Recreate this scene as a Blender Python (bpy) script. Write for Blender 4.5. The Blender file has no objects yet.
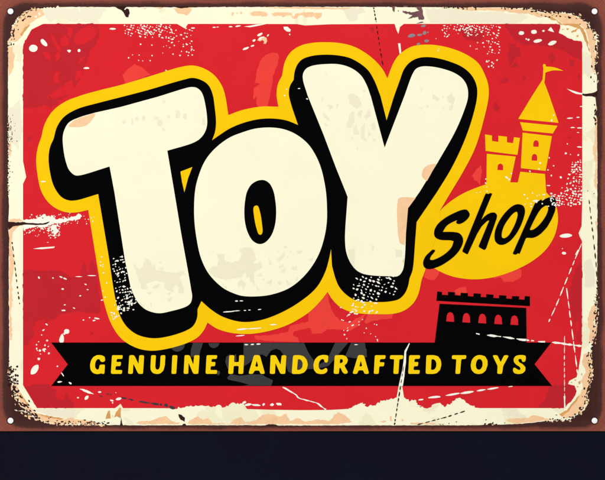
import bpy, bmesh, math, random
from mathutils import Vector
from mathutils.geometry import tessellate_polygon

random.seed(7)
scene = bpy.context.scene
COL = scene.collection

# ------------------------------------------------------------------ units
# The sign is 605 mm wide; outlines are written in millimetres measured from
# its upper left corner, y downwards.  U() turns that into local metres
# (x right, y up from the lower edge, z out of the wall).
CX, BASE = 302.5, 431.2
def U(p):
    return ((p[0] - CX) / 1000.0, (BASE - p[1]) / 1000.0)
MM = 0.001

# ------------------------------------------------------------------ materials
def lin(h):
    h = h.lstrip('#')
    out = []
    for i in (0, 2, 4):
        c = int(h[i:i + 2], 16) / 255.0
        out.append(c / 12.92 if c <= 0.04045 else ((c + 0.055) / 1.055) ** 2.4)
    return out + [1.0]

MATS = {}
def nd(nt, t, **kw):
    n = nt.nodes.new(t)
    for k, v in kw.items():
        setattr(n, k, v)
    return n

def paint(name, hexcol, spec=0.15, rough=0.5, mottle=0.05, scale=30.0, bump=0.03, grime=0.0):
    """Aged enamel: base colour with two sizes of mottling, uneven gloss, a fine orange-peel bump."""
    m = bpy.data.materials.new(name); m.use_nodes = True
    nt = m.node_tree; L = nt.links
    b = nt.nodes['Principled BSDF']
    tc = nd(nt, 'ShaderNodeTexCoord')
    n1 = nd(nt, 'ShaderNodeTexNoise'); n1.inputs['Scale'].default_value = scale
    n1.inputs['Detail'].default_value = 6; n1.inputs['Roughness'].default_value = 0.62
    n2 = nd(nt, 'ShaderNodeTexNoise'); n2.inputs['Scale'].default_value = 900
    n2.inputs['Detail'].default_value = 3
    L.new(tc.outputs['Object'], n1.inputs['Vector']); L.new(tc.outputs['Object'], n2.inputs['Vector'])
    base = lin(hexcol)
    r = nd(nt, 'ShaderNodeValToRGB')
    lo = [c * (1 - mottle * 1.6) for c in base[:3]] + [1]
    hi = [min(1, c * (1 + mottle * 0.5)) for c in base[:3]] + [1]
    r.color_ramp.elements[0].position = 0.32; r.color_ramp.elements[0].color = lo
    r.color_ramp.elements[1].position = 0.62; r.color_ramp.elements[1].color = hi
    L.new(n1.outputs['Fac'], r.inputs['Fac'])
    mx = nd(nt, 'ShaderNodeMix', data_type='RGBA', blend_type='MULTIPLY')
    mx.inputs['Factor'].default_value = 1.0
    r2 = nd(nt, 'ShaderNodeValToRGB')
    g = 1 - mottle * 0.9
    r2.color_ramp.elements[0].position = 0.35; r2.color_ramp.elements[0].color = (g, g, g, 1)
    r2.color_ramp.elements[1].position = 0.6; r2.color_ramp.elements[1].color = (1, 1, 1, 1)
    L.new(n2.outputs['Fac'], r2.inputs['Fac'])
    L.new(r.outputs['Color'], mx.inputs['A']); L.new(r2.outputs['Color'], mx.inputs['B'])
    L.new(mx.outputs['Result'], b.inputs['Base Color'])
    mr = nd(nt, 'ShaderNodeMapRange')
    mr.inputs['To Min'].default_value = rough - 0.1; mr.inputs['To Max'].default_value = rough + 0.18
    L.new(n1.outputs['Fac'], mr.inputs['Value']); L.new(mr.outputs['Result'], b.inputs['Roughness'])
    b.inputs['Specular IOR Level'].default_value = spec
    bp = nd(nt, 'ShaderNodeBump'); bp.inputs['Strength'].default_value = bump
    bp.inputs['Distance'].default_value = 0.0006
    L.new(n2.outputs['Fac'], bp.inputs['Height']); L.new(bp.outputs['Normal'], b.inputs['Normal'])
    MATS[name] = m
    return m

paint('red_enamel', '#dd252e', spec=.03, mottle=.035, scale=14)
paint('dark_red_enamel', '#c4252f', spec=.03, mottle=.03)
paint('light_red_enamel', '#f0443b', spec=.03, mottle=.03)
paint('yellow_enamel', '#ffcc09', spec=.03, mottle=.03, scale=18)
paint('lettering_yellow', '#ffd60c', spec=.03, mottle=.03, scale=60)
paint('black_enamel', '#020202', spec=.02, rough=.55, mottle=.1, bump=.05)
paint('grey_wear', '#3d3d40', spec=.05, mottle=.06)
paint('cream_enamel', '#fffad9', spec=.06, mottle=.018, scale=16)
paint('faded_cream', '#f3ebcd', spec=.05, mottle=.01)
paint('faded_border', '#f3ebd0', spec=.05, mottle=.01)
paint('bare_primer', '#fffaea', spec=.05, mottle=.03)
paint('peach_stain', '#ffcf9f', spec=.05, mottle=.05, scale=90)
paint('rust_stain', '#e2a562', spec=.05, mottle=.08, scale=90)
paint('dark_rust', '#3c211f', spec=.05, rough=.7, mottle=.2, scale=120, bump=.2)
paint('plum_scuff', '#7f5559', spec=.05, mottle=.1, scale=90)
paint('grey_scuff', '#8f8d92', spec=.05, mottle=.08, scale=90)
paint('screw_white', '#ffffff', spec=.3, rough=.35, mottle=.01)

def border_material():
    """Cream enamel of the border with blotchy, sharp edged fading."""
    m = paint('border_cream', '#fffad9', spec=.06, mottle=.015, scale=20)
    nt = m.node_tree; L = nt.links
    b = nt.nodes['Principled BSDF']
    src = b.inputs['Base Color'].links[0].from_socket
    tc = [n for n in nt.nodes if n.type == 'TEX_COORD'][0]
    n = nd(nt, 'ShaderNodeTexNoise'); n.inputs['Scale'].default_value = 26
    n.inputs['Detail'].default_value = 4; n.inputs['Distortion'].default_value = .6
    L.new(tc.outputs['Object'], n.inputs['Vector'])
    r = nd(nt, 'ShaderNodeValToRGB')
    r.color_ramp.elements[0].position = .56; r.color_ramp.elements[0].color = (1, 1, 1, 1)
    r.color_ramp.elements[1].position = .575; r.color_ramp.elements[1].color = (.925, .905, .86, 1)
    L.new(n.outputs['Fac'], r.inputs['Fac'])
    mx = nd(nt, 'ShaderNodeMix', data_type='RGBA', blend_type='MULTIPLY')
    mx.inputs['Factor'].default_value = 1
    L.new(src, mx.inputs['A']); L.new(r.outputs['Color'], mx.inputs['B'])
    L.new(mx.outputs['Result'], b.inputs['Base Color'])
border_material()

def rust_material():
    """Rusty rim: bands that follow the edge of the plate, dark inside, lighter at the rim and corners."""
    m = bpy.data.materials.new('rusty_metal'); m.use_nodes = True
    nt = m.node_tree; L = nt.links; b = nt.nodes['Principled BSDF']
    tc = nd(nt, 'ShaderNodeTexCoord')
    def vm(op, a, bb):
        n = nd(nt, 'ShaderNodeVectorMath', operation=op)
        for i, v in enumerate((a, bb)):
            if v is None: continue
            if isinstance(v, tuple): n.inputs[i].default_value = v
            else: L.new(v, n.inputs[i])
        return n
    def ma(op, a, bb=None, cc=None):
        n = nd(nt, 'ShaderNodeMath', operation=op)
        for i, v in enumerate((a, bb, cc)):
            if v is None: continue
            if isinstance(v, (int, float)): n.inputs[i].default_value = v
            else: L.new(v, n.inputs[i])
        return n.outputs[0]
    rad = .026
    p = vm('SUBTRACT', tc.outputs['Object'], (0, .2157, 0)).outputs[0]
    q = vm('SUBTRACT', vm('ABSOLUTE', p, None).outputs[0], (.3025 - rad, .2155 - rad, 0)).outputs[0]
    s = nd(nt, 'ShaderNodeSeparateXYZ'); L.new(q, s.inputs[0])
    qx, qy = s.outputs[0], s.outputs[1]
    mxx, mxy = ma('MAXIMUM', qx, 0), ma('MAXIMUM', qy, 0)
    ln = ma('SQRT', ma('ADD', ma('MULTIPLY', mxx, mxx), ma('MULTIPLY', mxy, mxy)))
    ins = ma('MINIMUM', ma('MAXIMUM', qx, qy), 0)
    depth = ma('SUBTRACT', rad, ma('ADD', ln, ins))            # metres inside the rounded outline
    n1 = nd(nt, 'ShaderNodeTexNoise'); n1.inputs['Scale'].default_value = 560; n1.inputs['Detail'].default_value = 5
    n1.inputs['Roughness'].default_value = .7
    n2 = nd(nt, 'ShaderNodeTexNoise'); n2.inputs['Scale'].default_value = 28; n2.inputs['Detail'].default_value = 3
    L.new(tc.outputs['Object'], n1.inputs['Vector']); L.new(tc.outputs['Object'], n2.inputs['Vector'])
    d2 = ma('ADD', depth, ma('MULTIPLY', ma('SUBTRACT', n1.outputs['Fac'], .5), .008))
    d3 = ma('ADD', d2, ma('MULTIPLY', ma('SUBTRACT', n2.outputs['Fac'], .5), .006))
    f = ma('MULTIPLY', ma('ADD', d3, .012), 40.0)               # -12 mm .. +13 mm -> 0 .. 1
    r = nd(nt, 'ShaderNodeValToRGB'); r.color_ramp.interpolation = 'LINEAR'
    e = r.color_ramp.elements
    def pos(mm): return (mm + 12) / 25.0
    e[0].position = pos(-11); e[0].color = lin('#9a5444')
    e[1].position = pos(1.6); e[1].color = lin('#8f4c3e')
    for mm, c in ((1.9, '#804539'), (3.3, '#713b31'), (3.7, '#542f2a'), (6, '#4c2b28'), (13, '#43241f')):
        x = e.new(pos(mm)); x.color = lin(c)
    L.new(f, r.inputs['Fac'])
    mx = nd(nt, 'ShaderNodeMix', data_type='RGBA', blend_type='MULTIPLY'); mx.inputs['Factor'].default_value = .55
    r2 = nd(nt, 'ShaderNodeValToRGB')
    r2.color_ramp.elements[0].position = .35; r2.color_ramp.elements[0].color = (.62, .58, .56, 1)
    r2.color_ramp.elements[1].position = .6; r2.color_ramp.elements[1].color = (1, 1, 1, 1)
    L.new(n1.outputs['Fac'], r2.inputs['Fac'])
    L.new(r.outputs['Color'], mx.inputs['A']); L.new(r2.outputs['Color'], mx.inputs['B'])
    # rub marks running along the edges
    sp = nd(nt, 'ShaderNodeSeparateXYZ'); L.new(tc.outputs['Object'], sp.inputs[0])
    cb = nd(nt, 'ShaderNodeCombineXYZ')
    L.new(ma('MULTIPLY', ma('ADD', depth, ma('MULTIPLY', n2.outputs['Fac'], .002)), 900.0), cb.inputs[0])
    L.new(ma('MULTIPLY', ma('ADD', sp.outputs[0], sp.outputs[1]), 14.0), cb.inputs[1])
    n3 = nd(nt, 'ShaderNodeTexNoise'); n3.inputs['Scale'].default_value = 1; n3.inputs['Detail'].default_value = 3
    L.new(cb.outputs[0], n3.inputs['Vector'])
    r3 = nd(nt, 'ShaderNodeValToRGB')
    r3.color_ramp.elements[0].position = .38; r3.color_ramp.elements[0].color = (.5, .47, .46, 1)
    r3.color_ramp.elements[1].position = .56; r3.color_ramp.elements[1].color = (1.12, 1.08, 1.05, 1)
    L.new(n3.outputs['Fac'], r3.inputs['Fac'])
    m3 = nd(nt, 'ShaderNodeMix', data_type='RGBA', blend_type='MULTIPLY'); m3.inputs['Factor'].default_value = .34
    L.new(mx.outputs['Result'], m3.inputs['A']); L.new(r3.outputs['Color'], m3.inputs['B'])
    L.new(m3.outputs['Result'], b.inputs['Base Color'])
    b.inputs['Roughness'].default_value = .75; b.inputs['Specular IOR Level'].default_value = .12
    bp = nd(nt, 'ShaderNodeBump'); bp.inputs['Strength'].default_value = .35; bp.inputs['Distance'].default_value = .0005
    L.new(n1.outputs['Fac'], bp.inputs['Height']); L.new(bp.outputs['Normal'], b.inputs['Normal'])
    MATS['rusty_metal'] = m
rust_material()

def wall_material():
    m = paint('navy_wall_paint', '#0e0f1f', spec=.05, rough=.6, mottle=.10, scale=9, bump=.0)
    nt = m.node_tree; L = nt.links; b = nt.nodes['Principled BSDF']
    tc = [n for n in nt.nodes if n.type == 'TEX_COORD'][0]
    n = nd(nt, 'ShaderNodeTexNoise'); n.inputs['Scale'].default_value = 260; n.inputs['Detail'].default_value = 4
    L.new(tc.outputs['Object'], n.inputs['Vector'])
    bp = nd(nt, 'ShaderNodeBump'); bp.inputs['Strength'].default_value = .25; bp.inputs['Distance'].default_value = .001
    L.new(n.outputs['Fac'], bp.inputs['Height']); L.new(bp.outputs['Normal'], b.inputs['Normal'])
wall_material()

# ------------------------------------------------------------------ outlines
def spline(pts, step=1.6):
    """Closed centripetal Catmull-Rom through pts; a third value of 1 marks a sharp corner."""
    n = len(pts); out = []
    P = [(p[0], p[1]) for p in pts]; K = [len(p) > 2 and p[2] for p in pts]
    for i in range(n):
        p1, p2 = P[i], P[(i + 1) % n]
        p0 = P[i - 1] if not K[i] else (2 * p1[0] - p2[0], 2 * p1[1] - p2[1])
        p3 = P[(i + 2) % n] if not K[(i + 1) % n] else (2 * p2[0] - p1[0], 2 * p2[1] - p1[1])
        d = math.hypot(p2[0] - p1[0], p2[1] - p1[1])
        k = max(1, int(d / step))
        t0 = 0
        def tj(t, a, b): return t + max(1e-4, math.hypot(a[0] - b[0], a[1] - b[1])) ** .5
        t1 = tj(t0, p0, p1); t2 = tj(t1, p1, p2); t3 = tj(t2, p2, p3)
        for j in range(k):
            t = t1 + (t2 - t1) * j / k
            r = []
            for c in (0, 1):
                a1 = (t1 - t) / (t1 - t0) * p0[c] + (t - t0) / (t1 - t0) * p1[c]
                a2 = (t2 - t) / (t2 - t1) * p1[c] + (t - t1) / (t2 - t1) * p2[c]
                a3 = (t3 - t) / (t3 - t2) * p2[c] + (t - t2) / (t3 - t2) * p3[c]
                b1 = (t2 - t) / (t2 - t0) * a1 + (t - t0) / (t2 - t0) * a2
                b2 = (t3 - t) / (t3 - t1) * a2 + (t - t1) / (t3 - t1) * a3
                r.append((t2 - t) / (t2 - t1) * b1 + (t - t1) / (t2 - t1) * b2)
            out.append(tuple(r))
    return out

def rounded(pts, r=.8, it=2):
    """Polygon with its corners cut twice, never by more than r."""
    for _ in range(it):
        n = len(pts); out = []
        for i in range(n):
            a, b, c = pts[i - 1], pts[i], pts[(i + 1) % n]
            for o in (a, c):
                d = math.hypot(o[0] - b[0], o[1] - b[1]) or 1e-6
                t = min(.25, r / d)
                out.append((b[0] + (o[0] - b[0]) * t, b[1] + (o[1] - b[1]) * t))
        pts = out; r *= .4
    return pts

def rough(pts, step=1.3, amp=.5, closed=True):
    """Walk along the outline and push it about: flaked paint."""
    out = []; n = len(pts)
    for i in range(n if closed else n - 1):
        a, b = pts[i], pts[(i + 1) % n]
        d = math.hypot(b[0] - a[0], b[1] - a[1])
        k = max(1, int(d / step))
        nx, ny = -(b[1] - a[1]) / (d or 1), (b[0] - a[0]) / (d or 1)
        for j in range(k):
            s = random.gauss(0, amp) if j or k == 1 else random.gauss(0, amp * .4)
            s = max(-2.2 * amp, min(2.2 * amp, s))
            t = (j + (random.uniform(-.3, .3) if j else 0)) / k
            out.append((a[0] + (b[0] - a[0]) * t + nx * s, a[1] + (b[1] - a[1]) * t + ny * s))
    if not closed: out.append(pts[-1][:2])
    return out

def ell(cx, cy, rx, ry, rot=0, n=14, wob=.08):
    c, s = math.cos(math.radians(rot)), math.sin(math.radians(rot)); out = []
    for i in range(n):
        a = 2 * math.pi * i / n; k = 1 + random.uniform(-wob, wob)
        x, y = rx * math.cos(a) * k, ry * math.sin(a) * k
        out.append((cx + x * c - y * s, cy + x * s + y * c))
    return out

def inside(p, poly):
    x, y = p; r = False; n = len(poly); j = n - 1
    for i in range(n):
        xi, yi = poly[i][0], poly[i][1]; xj, yj = poly[j][0], poly[j][1]
        if (yi > y) != (yj > y) and x < (xj - xi) * (y - yi) / (yj - yi) + xi: r = not r
        j = i
    return r

# ------------------------------------------------------------------ parts
class Part:
    """One mesh object made of sheets (real thickness, eased edges) and of thin flakes of paint on them."""
    def __init__(self, name, mats, label=None):
        self.name, self.mats, self.label = name, list(mats), label
        self.bm = bmesh.new(); self.loops = []; self.top = 0; self.count = 0
    def mi(self, mat):
        if mat not in self.mats: self.mats.append(mat)
        return self.mats.index(mat)
    def sheet(self, loops, z0, z1, bevel=.12, mat=None, register=True):
        cu = bpy.data.curves.new('outline', 'CURVE'); cu.dimensions = '2D'; cu.fill_mode = 'BOTH'
        cu.extrude = max(1e-6, ((z1 - z0) / 2 - bevel) * MM); cu.bevel_depth = bevel * MM
        cu.offset = -bevel * MM; cu.bevel_resolution = 1
        for lp in loops:
            sp = cu.splines.new('POLY'); sp.points.add(len(lp) - 1); sp.use_cyclic_u = True
            for q, p in zip(sp.points, lp):
                x, y = U(p); q.co = (x, y, 0, 1)
        ob = bpy.data.objects.new('outline', cu); COL.objects.link(ob)
        dg = bpy.context.evaluated_depsgraph_get()
        me = bpy.data.meshes.new_from_object(ob.evaluated_get(dg))
        me.transform(__import__('mathutils').Matrix.Translation((0, 0, (z0 + z1) / 2 * MM)))
        idx = self.mi(mat or self.mats[0])
        for f in me.polygons: f.material_index = idx; f.use_smooth = False
        self.bm.from_mesh(me)
        bpy.data.objects.remove(ob); bpy.data.curves.remove(cu); bpy.data.meshes.remove(me)
        if register:
            self.loops.append(loops); self.top = max(self.top, z1)
        return self
    def flake(self, poly, mat, level=1):
        self.count += 1
        z = (self.top + .035 * level + (self.count % 31) * .001) * MM      # no two flakes share a plane
        vs = [Vector((*U(p), z)) for p in poly]
        if len(vs) < 3: return
        bv = [self.bm.verts.new(v) for v in vs]
        idx = self.mi(mat)
        for t in tessellate_polygon([vs]):
            a, b, c = (vs[k] for k in t)
            if (b - a).cross(c - a).z < 0: t = (t[0], t[2], t[1])
            try: f = self.bm.faces.new([bv[k] for k in t])
            except ValueError: continue
            f.material_index = idx
    def has(self, p):
        return any(sum(inside(p, lp) for lp in loops) % 2 for loops in self.loops)
    def build(self, parent):
        me = bpy.data.meshes.new(self.name); self.bm.to_mesh(me); self.bm.free()
        for m in self.mats: me.materials.append(MATS[m])
        o = bpy.data.objects.new(self.name, me); COL.objects.link(o); o.parent = parent
        if self.label: o['label'] = self.label
        self.obj = o
        return o

STACK = []          # bottom to top, for choosing what a flake of paint lies on
def chip(poly, mat='bare_primer', level=4):
    c = (sum(p[0] for p in poly) / len(poly), sum(p[1] for p in poly) / len(poly))
    for p in reversed(STACK):
        if p.has(c):
            p.flake(poly, mat, level); return

def speck(x, y, r, mat='bare_primer', level=4, el=1.0, rot=None):
    n = random.choice((4, 5, 5, 6))
    rot = random.uniform(0, 180) if rot is None else rot
    chip(ell(x, y, r * el, r / el ** .3, rot, n, .3), mat, level)

def speckle(box, n, r=(.4, .9), mat='bare_primer', fade=None, el=1.15, rot=None, shape=None, only=None):
    """n specks in box (x0,y0,x1,y1); fade='down' etc. thins them out to that side."""
    x0, y0, x1, y1 = box; k = 0; g = 0
    while k < n and g < n * 30:
        g += 1
        u, v = random.random(), random.random()
        keep = {'down': 1 - v, 'up': v, 'right': 1 - u, 'left': u, 'out': max(0, 1 - 2 * math.hypot(u - .5, v - .5))}.get(fade, 1)
        if random.random() > keep: continue
        x, y = x0 + (x1 - x0) * u, y0 + (y1 - y0) * v
        if shape and not inside((x, y), shape): continue
        if only and not only.has((x, y)): continue
        speck(x, y, random.uniform(*r), mat, 4, el, rot); k += 1

def stipple(box, n, r=(.55, .95), pitch=(3.1, 2.5), rot=18, fade=None, only=None, mat='bare_primer'):
    """Worn spots in loose rows, as enamel wears on a rolled sheet."""
    x0, y0, x1, y1 = box; c, s = math.cos(math.radians(rot)), math.sin(math.radians(rot))
    cx, cy = (x0 + x1) / 2, (y0 + y1) / 2; m = int(max(x1 - x0, y1 - y0) / min(pitch)) + 2; spots = []
    for i in range(-m, m + 1):
        for j in range(-m, m + 1):
            u, v = i * pitch[0] + random.gauss(0, .45), j * pitch[1] + random.gauss(0, .4)
            x, y = cx + u * c - v * s, cy + u * s + v * c
            if x0 <= x <= x1 and y0 <= y <= y1 and (only is None or only.has((x, y))):
                t = {'down': 1 - (y - y0) / (y1 - y0), 'left': (x - x0) / (x1 - x0)}.get(fade, .6)
                spots.append((t + random.uniform(-.35, .35), x, y))
    for t, x, y in sorted(spots, reverse=True)[:n]:
        speck(x, y, random.uniform(*r) * random.choice((.65, 1, 1.1)), mat, 4, random.choice((1, 1.3, 1.8)), rot + random.gauss(0, 22))

def dash(cx, cy, w, h, rot=0, mat='bare_primer', level=5):
    chip(ell(cx, cy, w / 2, h / 2, rot, 10, .16), mat, level)

def scratch(pts, w=1.0, mat='bare_primer', on=1.0, off=0.0, jit=.25, level=5, seg=3.0, taper=False):
    """A scratch that follows pts, drawn as short pieces so that each lies on what it crosses."""
    L = []; tot = 0
    for a, b in zip(pts, pts[1:]):
        L.append((a, b, math.hypot(b[0] - a[0], b[1] - a[1]))); tot += L[-1][2]
    def at(s):
        s = max(0, min(tot, s))
        for a, b, d in L:
            if s <= d or (a, b, d) == L[-1]:
                t = min(1, s / (d or 1)); return (a[0] + (b[0] - a[0]) * t, a[1] + (b[1] - a[1]) * t, (b[0] - a[0]) / d, (b[1] - a[1]) / d)
            s -= d
    def wid(s):
        return w * (.35 + .65 * math.sin(math.pi * s / tot) if taper else 1)
    s = 0
    while s < tot - .2:
        run = on * random.uniform(.6, 1.4) if off else tot
        e = min(tot, s + run); k = max(3 if off else 1, int((e - s) / seg))
        edge = []
        for j in range(k + 1):
            x, y, dx, dy = at(s + (e - s) * j / k)
            h = wid(s) / 2 * random.uniform(1 - jit * 1.5, 1 + jit)
            if off and j in (0, k): h *= .45
            g = random.uniform(-jit, jit) * w * .3
            edge.append(((x - dy * (h + g), y + dx * (h + g)), (x + dy * (h - g), y - dx * (h - g))))
        for (a, b), (c, d) in zip(edge, edge[1:]): chip([a, c, d, b], mat, level)
        s = e + (off * random.uniform(.6, 1.5) if off else 1)

# ================================================================== THE SIGN
sign = bpy.data.objects.new('tin_sign', None); COL.objects.link(sign)
sign.location = (0, 0, 1.30); sign.rotation_euler = (math.radians(90), 0, 0)
sign['label'] = 'weathered red tin sign with rusty brown rim and big cream bubble letters on navy wall'
sign['category'] = 'sign'

# ---- metal plate
plate = Part('metal_plate', ['rusty_metal'])
plate.sheet([rounded([(-1.5, -1.2), (606.5, -1.2), (606.5, 431.2), (-1.5, 431.2)], 1.2)], 0.02, 2.0, .5)
STACK.append(plate)

# ---- cream border
top_edge = [(34, 8.6), (41, 8.2), (60, 7.2), (90, 7), (115, 7.2), (150, 7.2), (176, 7.4), (183, 9.6), (189, 7.4), (240, 7), (300, 7), (360, 7),
            (420, 7.2), (440, 7.2), (462, 8), (500, 7.4), (512, 8.4), (526, 8.4), (536, 10.5), (546, 13.2), (552, 13.4), (560, 12.2),
            (570, 13.8), (578, 16.5), (586, 21), (591, 27), (593.5, 31.5), (597, 34.5), (597, 44), (594.8, 48), (597, 55), (596, 62), (594.6, 68),
            (597, 76), (597, 92.2), (592, 93.8), (586, 94.2), (580, 93.2), (580, 94.6), (586, 96.6), (592, 96.4), (595.4, 97.6), (596.2, 106), (597, 110), (595, 113),
            (597, 118), (597.4, 160), (597.4, 240), (597.2, 280), (596.6, 300), (597.2, 310), (594, 316), (597, 324), (596, 334), (592.6, 344), (590.5, 354), (591.6, 366),
            (593, 376), (590, 384), (586.5, 391), (586, 398), (587.5, 404), (583, 411), (577, 415), (571, 419.5), (560, 420.4), (545, 421), (530, 422.8), (517, 424),
            (505, 424.4), (490, 424.6), (470, 425.2), (430, 425.3), (390, 425.3), (330, 425.4), (278, 425.4), (273, 422.6), (265, 425.3), (230, 425.2),
            (186.5, 425.2), (185.2, 423.4), (183, 423.6), (182.2, 425.2), (150, 425.2), (123, 425.2), (121.6, 421), (120, 425), (104, 425),
            (76, 424.6), (60, 424.4), (48, 423), (38, 420.2), (30, 415.4), (23, 408), (17.6, 399.6), (14, 392), (13, 386), (9.4, 378), (9, 360), (9.2, 336), (8.8, 300),
            (8.6, 260), (9.4, 238), (8.2, 230), (8.4, 222), (9, 206), (8.3, 196), (8, 170), (8.3, 150), (8, 134), (9, 124), (8, 116), (8, 76), (8.4, 52), (8, 41), (12, 37),
            (13, 30), (12, 26), (17, 20), (22.5, 15), (28, 11)]
def border_outline():
    """Smooth where the paint still holds, flaking at the four corners and along two edges."""
    out = []; n = len(top_edge)
    for i in range(n):
        a, b = top_edge[i], top_edge[(i + 1) % n]
        m = ((a[0] + b[0]) / 2, (a[1] + b[1]) / 2)
        corner = min(math.hypot(m[0] - x, m[1] - y) for x, y in ((12, 20), (590, 22), (18, 405), (588, 400)))
        amp = .8 if corner < 44 else (.45 if (m[0] < 12 and 112 < m[1] < 196) or (m[0] > 580 and m[1] > 285) else .14)
        out += rough([a, b], 1.0 if amp > .3 else 2.2, amp, closed=False)[:-1]
    return out
border_loop = border_outline()
border = Part('cream_border', ['border_cream'])
border.sheet([border_loop], 1.9, 2.2, .05)
STACK.append(border)

# ---- red field
red_loop = [(43, 24), (36, 27.4), (31.6, 29.6), (28, 36), (23.4, 44.5), (23, 120), (23, 161), (26.2, 177), (23, 184), (23, 300), (23, 385), (37, 408), (90, 408), (115, 408),
            (120.6, 403.6), (123, 408), (150, 408), (174, 408.2)]
red_loop += rough([(174, 408.2), (183, 407.4), (190, 405.6), (197, 406), (203, 405.6), (212, 407), (218, 404.6), (224, 407), (230, 403.6), (243, 403)], 1.3, .6, False)
red_loop += [(247, 408.9), (270, 409.6), (300, 410), (330, 409.8), (348, 408.8)]
red_loop += rough([(348, 408.8), (353, 406), (358, 404), (363, 402), (366, 406.6), (371, 404.6), (376, 405.6), (378, 402), (384, 400.4), (390, 398.8), (396.6, 397.4)], 1.3, .7, False)
red_loop += [(398.5, 386), (402.2, 386), (404, 397)]
red_loop += rough([(404, 397), (409, 401), (415, 399.4), (420, 407), (428, 408), (433, 404), (440, 402.4), (444, 406.6), (452, 403), (456, 399), (459.5, 397.5), (465, 401), (470, 405), (475, 407.5)], 1.3, .7, False)
red_loop += [(480, 408), (520, 408), (564.6, 408), (566, 405), (571, 401.6), (575.4, 395), (576.6, 391), (574.6, 385.6), (568, 384), (569.4, 380.6), (576.6, 377), (578.4, 370), (580.6, 356),
             (581.8, 346), (582, 300), (582, 241), (579.6, 236.4), (578.6, 233), (581.6, 226), (582.2, 200), (582.2, 140), (582.2, 60), (582, 42.4), (581, 41.2), (574, 40.6), (567, 37.6),
             (562, 34.2), (558.6, 33.6), (560.4, 27), (560, 24.6), (556, 24), (500, 24), (404, 24), (400, 27), (398.4, 34), (396.4, 30), (394.6, 24), (330, 24.4), (305, 25.6), (297, 24.2),
             (240, 24), (188, 24), (185, 28.6), (177, 24), (120, 24)]
red = Part('red_field', ['red_enamel'])
red.sheet([red_loop], 2.1, 2.36, .05)
STACK.append(red)

# ---- ribbon banner
ribbon = Part('ribbon_banner', ['black_enamel'])
ribbon.sheet([[(51.2, 342.5), (551.2, 342.5), (534.5, 364.1), (552, 385.9), (51.2, 385.9), (67.8, 364.3)]], 2.2, 2.62, .08)
STACK.append(ribbon)

# ---- black fortress emblem
def f_(p, ox=430, oy=285, s=600 / 110): return [(ox + x / s, oy + y / s) for x, y in p]
fort = Part('fortress_emblem', ['black_enamel'])
wins = []
for cx, cy in ((110, 174), (198, 179), (285, 183), (372, 188), (460, 192)):
    wins.append(f_([(cx - 22, cy + 24), (cx - 18.5, cy - 8), (cx - 12, cy - 22), (cx, cy - 27), (cx + 12, cy - 22), (cx + 20, cy - 6), (cx + 21.5, cy + 27)]))
fort.sheet([f_([(52, 102), (525, 125), (527, 324), (24.4, 324)])] + wins, 2.2, 2.60, .08)
STACK.append(fort)
battlement = Part('battlement', ['black_enamel'])
battlement.sheet([f_([(40, 35), (66, 38), (65, 53), (98, 55), (98, 37), (137, 40), (135, 55), (166, 58), (168, 42), (207, 45), (206, 60), (236, 63), (238, 45), (278, 48), (276, 65), (306, 67),
                      (307, 50), (347, 53), (345, 70), (376, 72), (377, 55), (417, 58), (415, 73), (446, 76), (447, 60), (487, 62), (485, 78), (515, 80), (517, 60), (545, 62), (545, 115), (35, 86)])], 2.2, 2.62, .08)
STACK.append(battlement)

# ---- yellow oval patch
oval = Part('oval_patch', ['yellow_enamel'])
oval.sheet([spline([(440, 211), (448, 203.5), (457, 197), (467, 191.6), (476, 187.9), (487, 184.2), (500, 182.4, 1), (540, 182.4, 1), (546, 192), (552.4, 199), (556.8, 208), (558, 218), (557.6, 224), (554.4, 236), (546.4, 249), (533, 260.6),
                    (514.5, 270.4), (496, 276.6), (484, 278.8), (473, 279.3), (462, 278.4), (451, 276), (441, 272), (433, 267), (427, 258), (426, 245), (430, 228)])], 2.2, 2.66, .08)
STACK.append(oval)

# ---- yellow castle emblem
castle = Part('castle_emblem', ['yellow_enamel'])
def arch(cx, by, w, h, t=.03):
    pts = [(-w / 2, 0), (-w / 2, -h * .6), (-w * .34, -h * .88), (0, -h), (w * .36, -h * .86), (w / 2, -h * .55), (w / 2, 0)]
    return [(cx + x - y * t * 2, by + y + x * t * 2) for x, y in pts]
castle.sheet([[(520.3, 171.8), (545, 174), (546.2, 192), (540, 192), (487, 192), (485.2, 185.2), (486.5, 182.4), (510.2, 182.4), (517.8, 182.6)]], 2.2, 2.67, .08)
tower = Part('tower', ['yellow_enamel'], 'tall tower with two arched windows')
tower.sheet([[(522.6, 132.7), (552, 136.2), (545.6, 171), (520.8, 168.2)], arch(535.9, 146.8, 5.4, 6.6), arch(534.3, 160.7, 5.4, 6.8)], 2.2, 2.67, .08)
cornice = Part('cornice', ['yellow_enamel'])
cornice.sheet([[(520, 122.2), (557.5, 125.8), (552.8, 133.6), (522.8, 130.6)]], 2.2, 2.67, .08)
roof = Part('tower_roof', ['yellow_enamel'])
roof.sheet([[(543, 79), (549.3, 95.6), (558.6, 123), (518.2, 119), (532.2, 95.8)]], 2.2, 2.67, .08)
flag = Part('flag', ['yellow_enamel'])
flag.sheet([spline([(542.4, 82, 1), (543.2, 67.6), (542.8, 66), (543.2, 64.6), (544.4, 64), (545.6, 64.7), (546, 66.4), (550, 66.8), (555, 67.6), (560, 69.4), (563.6, 71, 1), (558, 70.6), (553, 70.6), (548, 71.8), (545.4, 72.8, 1), (544.6, 82, 1)], .8)], 2.2, 2.70, .08)
turret = Part('turret', ['yellow_enamel'], 'short turret with one arched window')
turret.sheet([[(486.8, 153.8), (515.8, 156.6), (510.2, 183), (486.4, 183)], arch(500.2, 170.2, 5.6, 6.6)], 2.2, 2.69, .08)
turret_top = Part('battlement', ['yellow_enamel'])
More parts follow.
